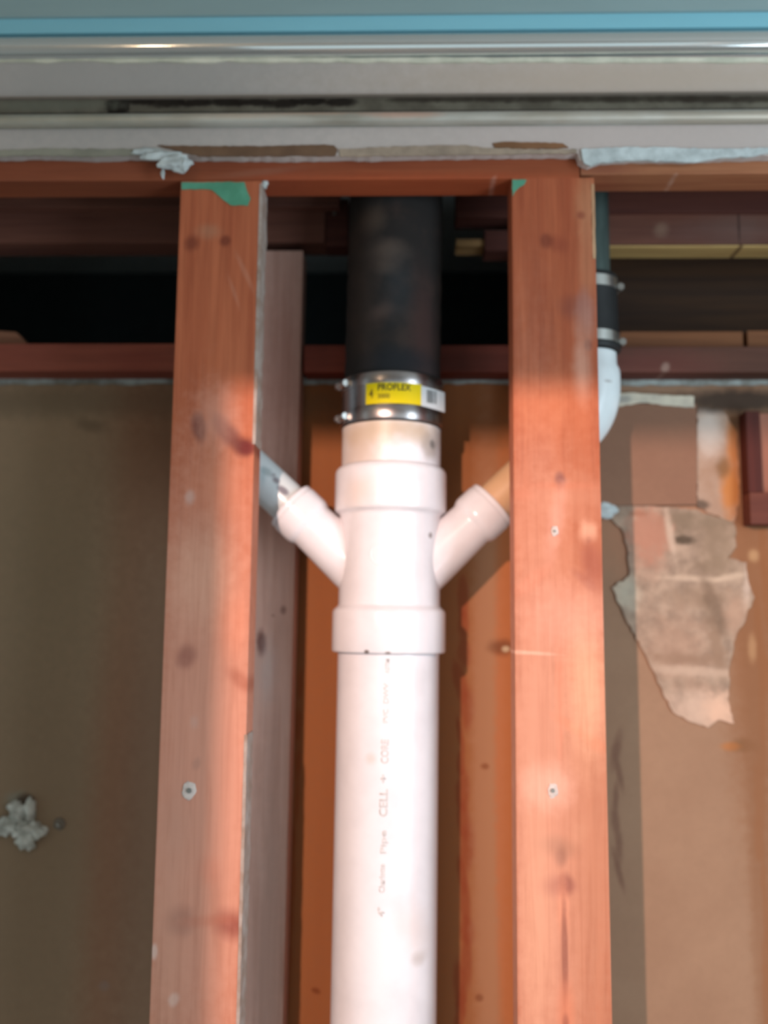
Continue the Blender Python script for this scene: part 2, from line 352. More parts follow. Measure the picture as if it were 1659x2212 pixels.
def dab(px, py, par, s=1.0, Y=0.8995):
    """screw head sunk in a dab of filler"""
    o = link('filler_dab', lump(at(px, py, Y), 0.0062 * s, 0.0011, 0.0082 * s, 0.3, 3, px * 0.01), M_mudlight, par, True, 60)
    p = at(px, py, Y - 0.0016); bm = lathe([(0, 0.0030 * s), (0.0008, 0.0030 * s), (0.0009, 0.0014 * s), (0.0004, 0.0012 * s)], p + Vector((0, 0.0006, 0)), p + Vector((0, -1, 0)), 20) if False else None
    b2 = bmesh.new(); bmesh.ops.create_cone(b2, cap_ends=True, segments=20, radius1=0.0026 * s, radius2=0.0022 * s, depth=0.0012, matrix=Matrix.Translation(p) @ Matrix.Rotation(math.pi / 2, 4, 'X'))
    link('screw_head', b2, M_screw, par, True)
M_mudlight = paper('filler', lin((222, 206, 198)), lin((196, 180, 172)), scale=60)
M_screw = plain('dull_steel', lin((150, 146, 140)), 0.45, 0.7)
dab(408, 1708, left)
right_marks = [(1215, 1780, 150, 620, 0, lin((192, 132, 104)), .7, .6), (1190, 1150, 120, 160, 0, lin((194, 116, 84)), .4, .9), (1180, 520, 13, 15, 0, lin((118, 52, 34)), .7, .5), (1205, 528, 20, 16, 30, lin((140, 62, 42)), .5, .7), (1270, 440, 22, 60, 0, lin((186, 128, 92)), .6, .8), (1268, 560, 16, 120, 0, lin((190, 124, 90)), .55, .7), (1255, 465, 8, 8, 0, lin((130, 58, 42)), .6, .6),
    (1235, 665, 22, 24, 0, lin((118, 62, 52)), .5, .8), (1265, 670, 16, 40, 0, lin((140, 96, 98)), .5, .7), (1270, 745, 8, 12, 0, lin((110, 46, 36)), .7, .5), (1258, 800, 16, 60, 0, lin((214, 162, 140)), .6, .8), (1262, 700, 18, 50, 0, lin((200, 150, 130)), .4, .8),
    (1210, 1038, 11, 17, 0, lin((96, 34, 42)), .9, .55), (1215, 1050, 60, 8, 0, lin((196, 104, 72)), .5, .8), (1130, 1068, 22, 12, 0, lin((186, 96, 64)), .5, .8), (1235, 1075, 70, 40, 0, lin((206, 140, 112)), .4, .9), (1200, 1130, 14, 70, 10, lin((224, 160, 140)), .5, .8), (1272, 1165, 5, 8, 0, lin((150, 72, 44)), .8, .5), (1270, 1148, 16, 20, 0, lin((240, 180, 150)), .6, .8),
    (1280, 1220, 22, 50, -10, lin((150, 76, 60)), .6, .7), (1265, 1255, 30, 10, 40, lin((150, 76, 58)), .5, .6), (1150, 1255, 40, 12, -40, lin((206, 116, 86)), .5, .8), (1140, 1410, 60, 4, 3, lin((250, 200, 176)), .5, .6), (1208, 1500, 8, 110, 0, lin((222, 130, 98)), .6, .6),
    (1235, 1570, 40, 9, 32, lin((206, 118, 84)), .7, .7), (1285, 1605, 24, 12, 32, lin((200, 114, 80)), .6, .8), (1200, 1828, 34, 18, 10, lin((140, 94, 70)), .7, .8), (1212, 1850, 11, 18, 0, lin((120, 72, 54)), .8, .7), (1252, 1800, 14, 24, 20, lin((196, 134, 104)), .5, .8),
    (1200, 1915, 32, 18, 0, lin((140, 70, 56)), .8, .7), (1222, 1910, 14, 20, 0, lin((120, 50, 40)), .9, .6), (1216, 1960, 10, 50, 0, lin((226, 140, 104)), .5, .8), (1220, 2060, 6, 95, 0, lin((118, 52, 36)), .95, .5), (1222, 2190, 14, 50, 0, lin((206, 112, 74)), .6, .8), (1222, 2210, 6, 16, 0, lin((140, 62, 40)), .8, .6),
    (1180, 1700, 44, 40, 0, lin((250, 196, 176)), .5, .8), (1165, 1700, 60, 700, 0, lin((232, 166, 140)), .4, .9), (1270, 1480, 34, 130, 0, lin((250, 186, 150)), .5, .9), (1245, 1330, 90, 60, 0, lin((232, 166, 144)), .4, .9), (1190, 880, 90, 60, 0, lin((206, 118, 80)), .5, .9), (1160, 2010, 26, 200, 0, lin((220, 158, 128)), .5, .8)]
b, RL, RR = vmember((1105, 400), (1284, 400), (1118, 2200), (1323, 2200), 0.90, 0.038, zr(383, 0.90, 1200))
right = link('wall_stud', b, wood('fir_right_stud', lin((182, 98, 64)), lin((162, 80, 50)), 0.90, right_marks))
tag(right, 'right front wall stud, bright orange fir with a long dark crack near the bottom', 'stud', 'front wall studs')
stick('green_paint', [(1107, 388), (1138, 388), (1133, 398), (1122, 404), (1112, 414), (1107, 424)], M_green, right, amp=0.8).__setitem__('label', 'green paint remnant')
dab(1194, 1708, right, 0.8); dab(1198, 1147, right, 0.6)
side_strip((400, 560), lambda z: RR(z) - 0.0012, right, paper('cream_smear', lin((206, 166, 130)), lin((180, 136, 104))))
# back stud
bmarks = [(590, 1330, 3, 3, 0, KD, .6, .5), (612, 1318, 6, 9, 0, KD, .8, .5), (565, 1390, 10, 26, -4, lin((92, 40, 36)), .85, .5), (578, 1450, 16, 60, 0, lin((200, 186, 182)), .5, .8), (600, 1600, 30, 400, 0, lin((176, 142, 130)), .5, .9), (575, 2050, 40, 300, 0, lin((150, 124, 112)), .5, .9), (610, 800, 50, 200, 0, lin((130, 76, 62)), .5, .9)]  # last mark darkens the upper stud, painting the weaker light there
zbs = zr(540, 1.045)
b, _, BR = vmember((470, 540), (655, 540), (420, 2212), (611, 2212), 1.045, 0.038, zbs)
bs = link('wall_stud', b, wood('fir_back_stud', lin((216, 172, 156)), lin((200, 156, 140)), 1.045, bmarks))
tag(bs, 'greyish brown stud set deep in the bay, peeking out behind the left front stud', 'stud')
# top plates
def hz(row_end, Yb, px=830): return zr(row_end, Yb, px)
tm = [(600, 380, 60, 20, 0, lin((150, 70, 44)), .5, .9), (900, 390, 300, 14, 0, lin((188, 88, 50)), .6, .9), (1063, 393, 5, 14, 30, lin((190, 130, 110)), .7, .5), (560, 372, 80, 7, -6, lin((150, 98, 78)), .5, .7), (150, 370, 300, 50, 0, lin((134, 76, 52)), .5, .9)]
zp = zr(388, 0.90); Xs = at(1252, 380, 0.9).x
tp = link('top_plate', box(XL, Xs, 0.90, 0.938, zp + 0.0004, zp + 0.076, 0.0012), wood('fir_top_plate', lin((150, 78, 48)), lin((128, 62, 38)), 0.90, tm, 'X'))
tag(tp, 'reddish brown top plate running over the left stud and the big black pipe', 'plate')
zp2 = zr(377, 0.90, 1450)
tp2 = link('top_plate', box(Xs + 0.001, XR, 0.90, 0.938, zp2 + 0.0004 + 0.0, zp2 + 0.07, 0.0012), wood('fir_short_plate', lin((170, 112, 78)), lin((146, 88, 60)), 0.90,
    [(1335, 398, 20, 8, 20, lin((150, 110, 92)), .6, .7), (1450, 392, 16, 7, -50, lin((206, 176, 160)), .8, .5), (1300, 366, 60, 10, 0, lin((130, 66, 50)), .6, .8)], 'X'))
tag(tp2, 'lighter brown top plate section at upper right, above the small green pipe', 'plate')
# rear upper members
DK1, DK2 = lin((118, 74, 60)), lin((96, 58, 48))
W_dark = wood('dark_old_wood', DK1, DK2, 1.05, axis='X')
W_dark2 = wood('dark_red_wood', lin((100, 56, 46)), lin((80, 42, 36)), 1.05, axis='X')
def hb(name, x0, x1, rtop, rend, Yf, Yb, mat, label, cat, px=None, bev=0.001):
    px = px or 830
    z1 = zr(rtop, Yf, px); z0 = zr(rend, Yb, px)
    xa = XL if x0 is None else at(x0, (rtop + rend) / 2, Yf).x; xb = XR if x1 is None else at(x1, (rtop + rend) / 2, Yf).x
    o = link(name, box(xa, xb, Yf, Yb, z0, max(z1, z0 + 0.01), bev), mat); return tag(o, label, cat)
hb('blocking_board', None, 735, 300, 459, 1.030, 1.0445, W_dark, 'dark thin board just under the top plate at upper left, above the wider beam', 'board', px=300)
hb('blocking_beam', None, 702, 440, 553, 1.050, 1.088, W_dark, 'dark brown beam across the upper left opening, above the black gap', 'beam', px=300) if False else None
z0 = zr(553, 1.086, 300)
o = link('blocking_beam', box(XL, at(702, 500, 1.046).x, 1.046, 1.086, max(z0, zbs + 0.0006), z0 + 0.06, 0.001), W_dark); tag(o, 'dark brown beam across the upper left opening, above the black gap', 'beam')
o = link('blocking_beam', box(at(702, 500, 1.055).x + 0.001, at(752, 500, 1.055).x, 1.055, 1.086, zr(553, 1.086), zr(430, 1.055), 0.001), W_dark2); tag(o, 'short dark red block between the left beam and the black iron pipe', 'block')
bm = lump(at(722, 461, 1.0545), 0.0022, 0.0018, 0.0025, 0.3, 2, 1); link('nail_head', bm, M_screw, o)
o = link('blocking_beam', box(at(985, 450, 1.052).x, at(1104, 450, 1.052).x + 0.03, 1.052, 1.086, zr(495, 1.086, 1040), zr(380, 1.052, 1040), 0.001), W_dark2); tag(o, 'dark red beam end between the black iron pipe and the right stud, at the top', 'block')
W_yel = wood('yellow_pine', lin((206, 170, 110)), lin((180, 142, 88)), 1.05, [(1600, 537, 4, 20, 8, lin((96, 66, 40)), .9, .5), (1355, 545, 14, 7, 0, lin((150, 106, 66)), .7, .6)], axis='X')
o = link('lath', box(at(985, 530, 1.06).x, at(1046, 530, 1.06).x, 1.060, 1.089, zr(552, 1.089, 1020), zr(516, 1.06, 1020), 0.0008), wood('short_yellow_pine', lin((190, 150, 100)), lin((150, 112, 72)), axis='X')); tag(o, 'short yellow pine lath end beside the black iron pipe, left of the right stud', 'lath')
o = link('blocking_beam', box(at(1047, 520, 1.055).x, at(1104, 520, 1.055).x + 0.02, 1.055, 1.089, zr(565, 1.089, 1080), zr(497, 1.055, 1080), 0.001), W_dark2); tag(o, 'small dark red block tucked against the right stud, beside the yellow lath end', 'block')
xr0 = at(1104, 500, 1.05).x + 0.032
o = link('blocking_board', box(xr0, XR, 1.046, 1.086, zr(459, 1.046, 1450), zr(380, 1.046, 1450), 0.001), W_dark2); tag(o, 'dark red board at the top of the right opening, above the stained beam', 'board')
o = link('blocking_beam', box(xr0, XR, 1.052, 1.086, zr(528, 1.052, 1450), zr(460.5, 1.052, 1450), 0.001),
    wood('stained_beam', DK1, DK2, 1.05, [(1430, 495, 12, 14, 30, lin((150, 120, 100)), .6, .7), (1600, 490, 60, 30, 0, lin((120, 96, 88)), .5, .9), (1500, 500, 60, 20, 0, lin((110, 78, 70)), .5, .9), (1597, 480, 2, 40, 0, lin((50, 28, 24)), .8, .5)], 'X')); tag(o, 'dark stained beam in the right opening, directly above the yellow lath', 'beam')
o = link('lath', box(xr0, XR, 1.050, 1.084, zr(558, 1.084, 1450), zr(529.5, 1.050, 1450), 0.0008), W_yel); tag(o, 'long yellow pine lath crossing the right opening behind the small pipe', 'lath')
o = link('backer_board', box(xr0, XR, 1.20, 1.212, zr(800, 1.2, 1450), zr(520, 1.20, 1450)), wood('dark_brown_board', lin((76, 50, 30)), lin((54, 35, 24)), 1.2, axis='X')); tag(o, 'dark brown board deep inside the right opening, below the yellow lath', 'board')  # set far back and given a dark brown colour
# lower back plate, in sections
W_low = wood('low_plate_left', lin((146, 78, 60)), lin((124, 62, 48)), 1.052, [(300, 780, 60, 30, 0, lin((120, 50, 38)), .5, .9)], axis='X')
def lowplate(x0, x1, mat, label, rt=742, re=820, px=830):
    xa = XL if x0 is None else x0; xb = XR if x1 is None else x1
    o = link('blocking', box(xa, xb, 1.052, 1.0895, zr(re, 1.0895, px), zr(rt, 1.052, px), 0.0012), mat); return tag(o, label, 'block')
zq = zr(780, 1.045)
lowplate(None, at(470, 780, 1.045).x - 0.004, W_low, 'reddish horizontal blocking in the left bay, under the black gap', px=200)
lowplate(BR(zq) + 0.003, at(1104, 780, 1.052).x + 0.03, wood('low_plate_mid', lin((128, 58, 42)), lin((106, 46, 34)), 1.052, [(1000, 780, 90, 40, 0, lin((86, 44, 36)), .7, .8)], axis='X'), 'dark red horizontal blocking passing behind the black iron pipe', 745, 822)
lowplate(at(1104, 780, 1.052).x + 0.032, None, wood('low_plate_right', lin((100, 64, 50)), lin((82, 50, 40)), 1.052, [(1437, 793, 8, 10, 30, lin((190, 166, 150)), .8, .5), (1450, 735, 60, 8, 0, lin((60, 36, 30)), .7, .6), (1400, 790, 120, 30, 0, lin((120, 62, 54)), .5, .9)], axis='X'), 'brown horizontal blocking in the right bay with a small white speck', 748, 822, 1450)
W_split = wood('split_lath', lin((134, 86, 54)), lin((112, 68, 42)), 1.07, axis='X')
o = link('lath', box(at(1340, 735, 1.07).x, at(1606, 735, 1.07).x, 1.071, 1.088, zr(749, 1.052, 1450) , zr(716, 1.071, 1450), 0.0008), W_split); tag(o, 'orange brown lath lying on the right blocking, left of the split', 'lath')
o = link('lath', box(at(1616, 735, 1.07).x, XR, 1.072, 1.088, zr(749, 1.052, 1450), zr(714, 1.072, 1450), 0.0008), W_split); tag(o, 'orange brown lath end right of the split, cut off by the frame', 'lath')
# chip of board lying in the left gap
o = link('wood_chip', prism(pxz([(-120, 745), (-120, 714), (0, 716), (36, 718), (52, 734), (60, 745)], 1.07), 1.068, 1.085, 0.0006), wood('chip', lin((140, 96, 74)), lin((120, 80, 60)), axis='X')); tag(o, 'broken wooden chip lying on the left blocking at the edge of the black gap', 'wood chip')
for o_ in (o,): o_.location.z += 0.0

# ---------------------------------------------------------------- metal rails on the drywall
def rail(name, prof, mat, x0, x1, parent, bevel=None):
    """prof: (Y, z) outline"""
    bm = bmesh.new(); a = [bm.verts.new((x0, y, z)) for y, z in prof]; b_ = [bm.verts.new((x1, y, z)) for y, z in prof]; n = len(prof)
    bm.faces.new(a); bm.faces.new(b_[::-1])
    for i in range(n): bm.faces.new((a[i], b_[i], b_[(i + 1) % n], a[(i + 1) % n]))
    return link(name, bm, mat, parent, True, 40)
def arc_pts(Yc, z0, z1, bulge, n=14):
    out = []
    for k in range(n + 1):
        t = math.pi * k / n
        out.append((Yc - bulge * math.sin(t), (z0 + z1) / 2 + (z1 - z0) / 2 * math.cos(t)))
    return out
M_alu = NB('brushed_aluminium'); nn = M_alu.noise(60, sc=(0.03, 1, 1), detail=4)
M_alu = M_alu.done(M_alu.mix(nn, (0.76, 0.78, 0.77), (0.64, 0.66, 0.65)), 0.12, 0.8, bump=nn, bstr=0.03, bdist=0.0005)
M_skyref = plain('painted_sky_reflection', lin((140, 200, 216)), 0.4, 0.0, scale=8, sc=(0.2, 1, 1), spec=0.3, bstr=0.02)  # flat light blue paints the sky's reflection on the rail
M_gal = plain('grey_blue_metal', lin((152, 174, 176)), 0.5, 0.1, scale=10, sc=(0.2, 1, 1), bstr=0.02)
rA = empty('door_rail', (0, 0.88, zr(95, 0.885)), 'bright metal rail with a blue band along the top edge of the picture', 'rail')
zt = zr(-70, 0.878)
rail('upper_fascia', [(0.878, zt), (0.876, zr(29, 0.876)), (0.887, zr(29, 0.876)), (0.887, zt)], M_gal, XL, XR, rA)
rail('blue_band', [(0.8792, zr(29.5, 0.876)), (0.8792, zr(66, 0.88)), (0.887, zr(66, 0.88)), (0.887, zr(29.5, 0.876))], M_skyref, XL, XR, rA)['label'] = 'blue band, painted sky reflection'
z1_, z0_ = zr(68, 0.878), zr(121, 0.884)
rail('rounded_rail', arc_pts(0.884, z0_, z1_, 0.010)[::-1] + [(0.887, z0_), (0.887, z1_)], M_alu, XL, XR, rA)['label'] = 'rounded bare metal bar'
random.seed(21)
cp = [(x, 123.5 + random.uniform(-1, 1)) for x in range(-500, 2200, 30)]
cq = [(x, (134 if x < 900 else 135) + random.uniform(-2.5, 1.0) - (4 if (230 < x + 120 < 330 or 460 < x < 500 or 1020 < x < 1050) else 0)) for x in range(-500, 2200, 30)]
Xw = lambda p: (max(XL, min(XR, p[0])), p[1])
o = link('caulk_bead', prism(pxz(cp + cq[::-1], 0.8852), 0.8852, 0.8878), paper('old_caulk', lin((228, 222, 204)), lin((196, 194, 176)), scale=26), rA)
rB = empty('wall_track', (0, 0.88, zr(240, 0.88)), 'tarnished metal track between the two strips of painted drywall', 'track')
M_tar = NB('tarnished_metal'); n1 = M_tar.noise(50, sc=(0.12, 1, 1), detail=5); n2 = M_tar.noise(14, sc=(0.4, 1, 1))
cc = M_tar.mix(M_tar.rng(n1, .35, .65), (0.46, 0.40, 0.33), (0.34, 0.31, 0.26)); cc = M_tar.mix(M_tar.rng(n2, .5, .7, 0, .5), cc, (0.62, 0.62, 0.58))
cc = M_tar.blot(cc, 0.88, [(520, 248, 90, 8, 0, (0.60, .45, .34), .6, .7), (690, 243, 90, 6, 0, (0.66, .44, .32), .7, .7), (870, 248, 70, 8, 0, (0.7, .42, .32), .7, .7), (120, 240, 220, 30, 0, (0.26, .27, .22), .6, .8), (1580, 228, 120, 9, 0, (0.6, .68, .68), .7, .7)])
M_tar = M_tar.done(cc, 0.45, 0.35, bump=n1, bstr=0.3, bdist=0.0008)
M_groove = paper('grimy_groove', lin((110, 104, 92)), lin((84, 78, 68)), Y=0.884, scale=30, warp=0.6, marks=[(252, 226, 26, 18, 0, (0.012, .008, .006), 1.0, .2)] + [(300 + k * 62, 217 + (k % 3) * 2, 38, 8 + (k % 2) * 3, 0, (0.012, .008, .006), .95, .4) for k in range(8)] + [(900 + k * 90, 212, 54, 7, 0, (0.03, .022, .016), .85, .6) for k in range(9)] + [(100, 225, 120, 12, 0, (0.14, .14, .11), .7, .6)])
zg1, zg0 = zr(205, 0.886), zr(238, 0.885)
rail('groove', [(0.8856, zg1), (0.8856, zg0), (0.8878, zg0), (0.8878, zg1)], M_groove, XL, XR, rB)['label'] = 'grimy groove'
rail('lip', arc_pts(0.885, zr(270, 0.884), zr(236, 0.878), 0.007)[::-1] + [(0.8875, zr(270, 0.884)), (0.8875, zr(236, 0.878))], M_tar, XL, XR, rB)
rail('upper_lip', [(0.8825, zr(203, 0.8825)), (0.8825, zr(207, 0.8825)), (0.8875, zr(208, 0.8825)), (0.8875, zr(203, 0.8825))], plain('painted_lip', lin((120, 108, 98)), 0.6), XL, XR, rB)

# ---------------------------------------------------------------- main drain stack
def pvc(name, marks=(), Y=0.946, base=(234, 230, 234), rough=0.28):
    w = NB(name); n = w.noise(20, detail=5)
    col = w.mix(w.rng(n, .35, .75), lin(base), lin(tuple(v - 10 for v in base)))
    if marks: col = w.blot(col, Y, marks, 0.5, 60)
    return w.done(col, rough, bump=n, bstr=0.02, spec=0.5)
YP = 1.0
def P(px, py, Y=YP): return at(px, py, Y)
top_c, coup_c = P(858, 415), P(850, 800)
bot_c = P(828, 2212); hub_c = P(839.5, 1410)
axd = (P(845.5, 960) - bot_c).normalized()
def onaxis(row):
    # point on the stack axis at a picture row
    z = P(840, row, YP - 0.056).z; t = (z - bot_c.z) / axd.z; return bot_c + axd * t
R4 = 0.0540
# lower pipe
pl0 = bot_c + axd * ((0.0 - bot_c.z) / axd.z)
lp = empty('drain_pipe', (pl0.x, pl0.y, 0.0), 'large white plastic drain pipe with faint printed text, below the double branch fitting', 'pipe')
pm = [(905, 2080, 14, 12, 0, lin((176, 160, 150)), .5, .8), (893, 2010, 26, 50, -20, lin((226, 206, 198)), .4, .9), (802, 1640, 10, 10, 0, lin((200, 186, 170)), .4, .8)]
ztee_bot = onaxis(1413.5)
L_ = (ztee_bot - pl0).length
link('pipe_body', lathe([(0, R4), (L_, R4)], pl0, ztee_bot, 96), pvc('white_pvc_pipe', pm), lp, True)
M_ink = plain('grey_ink', lin((212, 206, 204)), 0.5)
def wrap_text(body, px, row0, row1, h_px, par, name='printed_text', mat=None, r=R4):
    """text running up the pipe from row0 to row1"""
    c0, c1 = onaxis(row0), onaxis(row1); Lm = (c1 - c0).length; ax = (c1 - c0).normalized()
    k = 1.0 / F; hm = h_px * k
    x0 = at(px, (row0 + row1) / 2, YP - r).x - (c0.x + c1.x) / 2
    probe = text_bm(body, 1.0, lambda x, y, z: Vector((x, y, z)))
    xs = [v.co.x for v in probe.verts]; ys = [v.co.y for v in probe.verts]; w0, w1 = min(xs), max(xs); hh = max(ys); probe.free()
    def fn(x, y, z):
        u = (x - w0) / (w1 - w0) * Lm; a = math.asin(max(-1, min(1, x0 / r))) - (y / hh - 0.5) * hm / r; rad = r - 0.0003 + 0.00045 * z
        return c0 + ax * u + Vector((math.sin(a) * rad, -math.cos(a) * rad, 0))
    return link(name, text_bm(body, 1.0, fn), mat or M_ink, par)
for body, r0, r1, pxx, h in (('4"', 1982, 1962, 823, 13), ('Charlotte', 1930, 1868, 825, 11), ('Pipe', 1845, 1795, 828, 11), ('CELL', 1765, 1706, 828, 16), ('+', 1692, 1674, 829, 12), ('CORE', 1650, 1598, 831, 15), ('PVC', 1562, 1532, 833, 10), ('DWV', 1520, 1476, 834, 10), ('ASTM', 1456, 1424, 837, 9)):
    wrap_text(body, pxx, r0, r1, h, lp)
# upper stub
st0, st1 = onaxis(992.5), onaxis(905)
st = link('pipe_stub', lathe([(0, R4), ((st1 - st0).length, R4)], st0, st1, 96), pvc('dusty_pvc', [(840, 925, 110, 24, 0, lin((190, 170, 146)), .7, .9), (775, 960, 50, 60, 0, lin((204, 176, 152)), .7, .9), (905, 930, 30, 20, 0, lin((196, 176, 156)), .7, .8), (790, 930, 40, 26, 0, lin((200, 178, 156)), .6, .8), (850, 922, 60, 14, 0, lin((190, 166, 142)), .6, .8), (930, 955, 16, 26, 0, lin((170, 156, 146)), .8, .6), (935, 950, 6, 10, 0, lin((110, 106, 104)), .8, .5)], rough=0.4))
tag(st, 'short dusty white pipe stub between the metal coupling and the branch fitting', 'pipe')
# double wye fitting
fb = onaxis(1413); fit = empty('double_wye_fitting', fb, 'glossy white plastic fitting with two angled side branches', 'pipe fitting')
def tlen(row): return (onaxis(row) - fb).length
Hu, Bd = 0.0606, 0.0545
prof = [(0, R4 + .0002), (0, Hu), (tlen(1318), Hu), (tlen(1308), Bd + .0006), (tlen(1304), Bd), (tlen(1102), Bd), (tlen(1095), Hu - .001), (tlen(1090), Hu), (tlen(1005), Hu), (tlen(996), Hu - .003), (tlen(993), R4 + .0002)]
M_fit = pvc('fitting_pvc', [(931, 1152, 4, 6, 0, lin((120, 110, 106)), .8, .5), (792, 1408, 5, 4, 0, lin((90, 70, 60)), .9, .5), (838, 1410, 6, 3, 0, lin((120, 100, 90)), .8, .5), (775, 1060, 30, 30, 0, lin((228, 206, 192)), .5, .9)], rough=0.22)
link('body', lathe(rr(prof, 0.0025), fb, fb + axd, 96), M_fit, fit, True, 50)
def branch(mouth, start, r_h=0.0297, r_b=0.0262, r_p=0.0225, hub=0.030):
    m, s = P(*mouth), P(*start); d = (m - s); L = d.length
    pr = [(0.0, r_b + .004), (L * .35, r_b + 0.003), (L - hub - .004, r_b), (L - hub, r_h - .001), (L - hub + .004, r_h), (L - 0.0075, r_h), (L - 0.0065, r_h - .0009), (L - 0.0015, r_h - .0006), (L, r_h - .0022), (L, r_p + .0003)]
    link('branch', lathe(rr(pr, 0.0015), s, m, 72), M_fit, fit, True, 50)
    return m, d.normalized()
mL, dL = branch((625, 1090), (838, 1290)); mR, dR = branch((1066, 1087), (846, 1290))
# raised mould mark on the fitting's belly
def ring_on(row, px, rad):
    bm = bmesh.new(); c = onaxis(row); x0 = at(px, row, YP - Bd).x - c.x; a0 = math.asin(x0 / Bd); rings = []
    for k in range(40):
        t = 2 * math.pi * k / 40; rs_ = []
        for j in range(8):
            s = 2 * math.pi * j / 8; rr_ = rad + 0.0006 * math.cos(s); hgt = 0.0004 * math.sin(s)
            a = a0 + rr_ * math.cos(t) / Bd; rad2 = Bd + hgt
            rs_.append(bm.verts.new(Vector((c.x + math.sin(a) * rad2, c.y - math.cos(a) * rad2, c.z + rr_ * math.sin(t)))))
        rings.append(rs_)
    for k in range(40):
        A, B = rings[k], rings[(k + 1) % 40]
        for j in range(8): bm.faces.new((A[j], A[(j + 1) % 8], B[(j + 1) % 8], B[j]))
    return bm
link('mould_mark', ring_on(1196, 822, 0.011), M_fit, fit, True, 60)
# side pipes
M_cool = pvc('marked_pvc', [(575, 1018, 14, 8, 40, lin((150, 162, 164)), .7, .5), (596, 1037, 9, 6, 40, lin((120, 104, 112)), .8, .5), (612, 1060, 14, 7, 42, lin((110, 98, 108)), .85, .5), (590, 1025, 5, 4, 0, lin((140, 130, 136)), .7, .5), (568, 1030, 6, 20, 0, lin((160, 180, 186)), .5, .7)], Y=0.978, base=(214, 220, 222))
M_tan = pvc('tan_pvc', [(1090, 1040, 30, 40, 0, lin((212, 168, 124)), .5, .9)], Y=0.978, base=(214, 172, 134), rough=0.4)  # right branch pipe is coloured tan all over
def bendpath(m, d, sgn, xv, ztop_, r):
    # straight along d until under xv, then a 45 degree bend to vertical
    t = (xv - m.x) / d.x; corner = m + d * t; Lb = 0.030
    a = corner - d * Lb; bq = corner + Vector((0, 0, Lb)); path = [(m - d * 0.02, r), (a, r)]
    for k in range(1, 10):
        s = k / 10; path.append(((a * (1 - s) + corner * s) * (1 - s) + (corner * (1 - s) + bq * s) * s, r))
    return path, a, corner, bq
Xv = P(1275, 640).x
# right branch pipe
path, a, corner, bq = bendpath(mR, dR, 1, Xv, 0, 0.0225)
rp = link('branch_pipe', lathe([(0, .0225), ((a - mR).length + 0.0, .0225)], mR + dR * 0.0003, a, 56), M_tan, None, True); tag(rp, 'tan pipe running up from the right branch behind the right stud', 'pipe')
# elbow: hub on the lower end, bend, hub on top
M_elb = pvc('elbow_pvc', [(1315, 822, 8, 3, 0, lin((150, 140, 136)), .7, .6)], Y=0.97, base=(222, 228, 230))
zh = P(1275, 765).z
def elbow(m, d, a, corner, bq, ztop2, label, mat):
    pth = [(a - d * 0.004, .0250), (a, 0.0300), (a + d * 0.004, .0305)]
    a2 = a + d * 0.005
    for k in range(0, 13):
        s = k / 12; pth.append(((a2 * (1 - s) + corner * s) * (1 - s) + (corner * (1 - s) + bq * s) * s, 0.0305))
    z = bq.z; zz_ = ztop2 - 0.020
    pth += [(Vector((corner.x, YP, max(zz_ - .006, z + .002))), 0.0305), (Vector((corner.x, YP, max(zz_, z + .004))), 0.0300), (Vector((corner.x, YP, zz_ + .006)), 0.0272), (Vector((corner.x, YP, ztop2 - .001)), 0.0268), (Vector((corner.x, YP, ztop2)), 0.0255)]
    o = link('pipe_elbow', tube(pth, 56), mat, None, True, 50); return tag(o, label, 'pipe fitting')
elbow(mR, dR, a, corner, bq, zh, 'white plastic elbow peeking out right of the right stud, under the rubber coupling', M_elb)
# small coupling, right
cz0, cz1 = zh + 0.001, P(1275, 603).z
Xc = Vector((corner.x, YP, cz0)); sc_ = empty('rubber_coupling', Xc, 'small black rubber coupling with two steel bands beside the right stud', 'coupling')
M_rub = plain('black_rubber', (0.018, 0.019, 0.02), 0.55, var=0.3, spec=0.35)
hL = cz1 - cz0
link('rubber_sleeve', lathe(rr([(0, .024), (0, .0318), (.006, .0322), (.008, .0300), (hL * .45, .0300), (hL - .008, .0290), (hL - .006, .0305), (hL, .0300), (hL, .024)], .001), Xc, Xc + Vector((0, 0, 1)), 56), M_rub, sc_, True, 50)
M_st = plain('bright_steel', (0.62, 0.62, 0.6), 0.28, 0.95, scale=60)
for row, rad in ((740, .0312), (623, .0304)):
    zc = P(1275, row).z; bnd = link('steel_band', lathe([(-.0062, rad - .0008), (-.0062, rad), (.0062, rad), (.0062, rad - .0008)], Vector((corner.x, YP, zc)), Vector((corner.x, YP, zc + 1)), 56), M_st, sc_, True, 40)
    # tightening screw
    p = Vector((corner.x + rad * 0.96, YP - 0.010, zc - 0.004)); b2 = bmesh.new()
    bmesh.ops.create_cone(b2, cap_ends=True, segments=6, radius1=0.0042, radius2=0.0042, depth=0.006, matrix=Matrix.Translation(p + Vector((.001, -.004, 0))) @ Matrix.Rotation(math.pi / 2, 4, 'X'))
    bmesh.ops.create_cone(b2, cap_ends=True, segments=16, radius1=0.0026, radius2=0.0026, depth=0.022, matrix=Matrix.Translation(p + Vector((0, .006, 0))) @ Matrix.Rotation(math.pi / 2, 4, 'X'))
    link('clamp_screw', b2, M_screw, bnd, True)
# small galvanised vent pipe, right
M_grn = NB('weathered_green_metal'); n1 = M_grn.noise(30, sc=(1, 1, 0.3), detail=5); M_grn = M_grn.done(M_grn.mix(M_grn.rng(n1, .3, .7), (0.10, .135, .125), (0.045, .065, .06)), 0.5, 0.5, bump=n1, bstr=0.2)
zt_ = 2.42
v0 = Vector((corner.x, YP, cz1 + 0.0003))
vp = link('vent_pipe', lathe([(0, .0222), (zt_ - v0.z, .0222)], v0, Vector((corner.x, YP, zt_)), 48), M_grn, None, True); tag(vp, 'thin dark green metal pipe rising behind the right stud, above the rubber coupling', 'pipe')
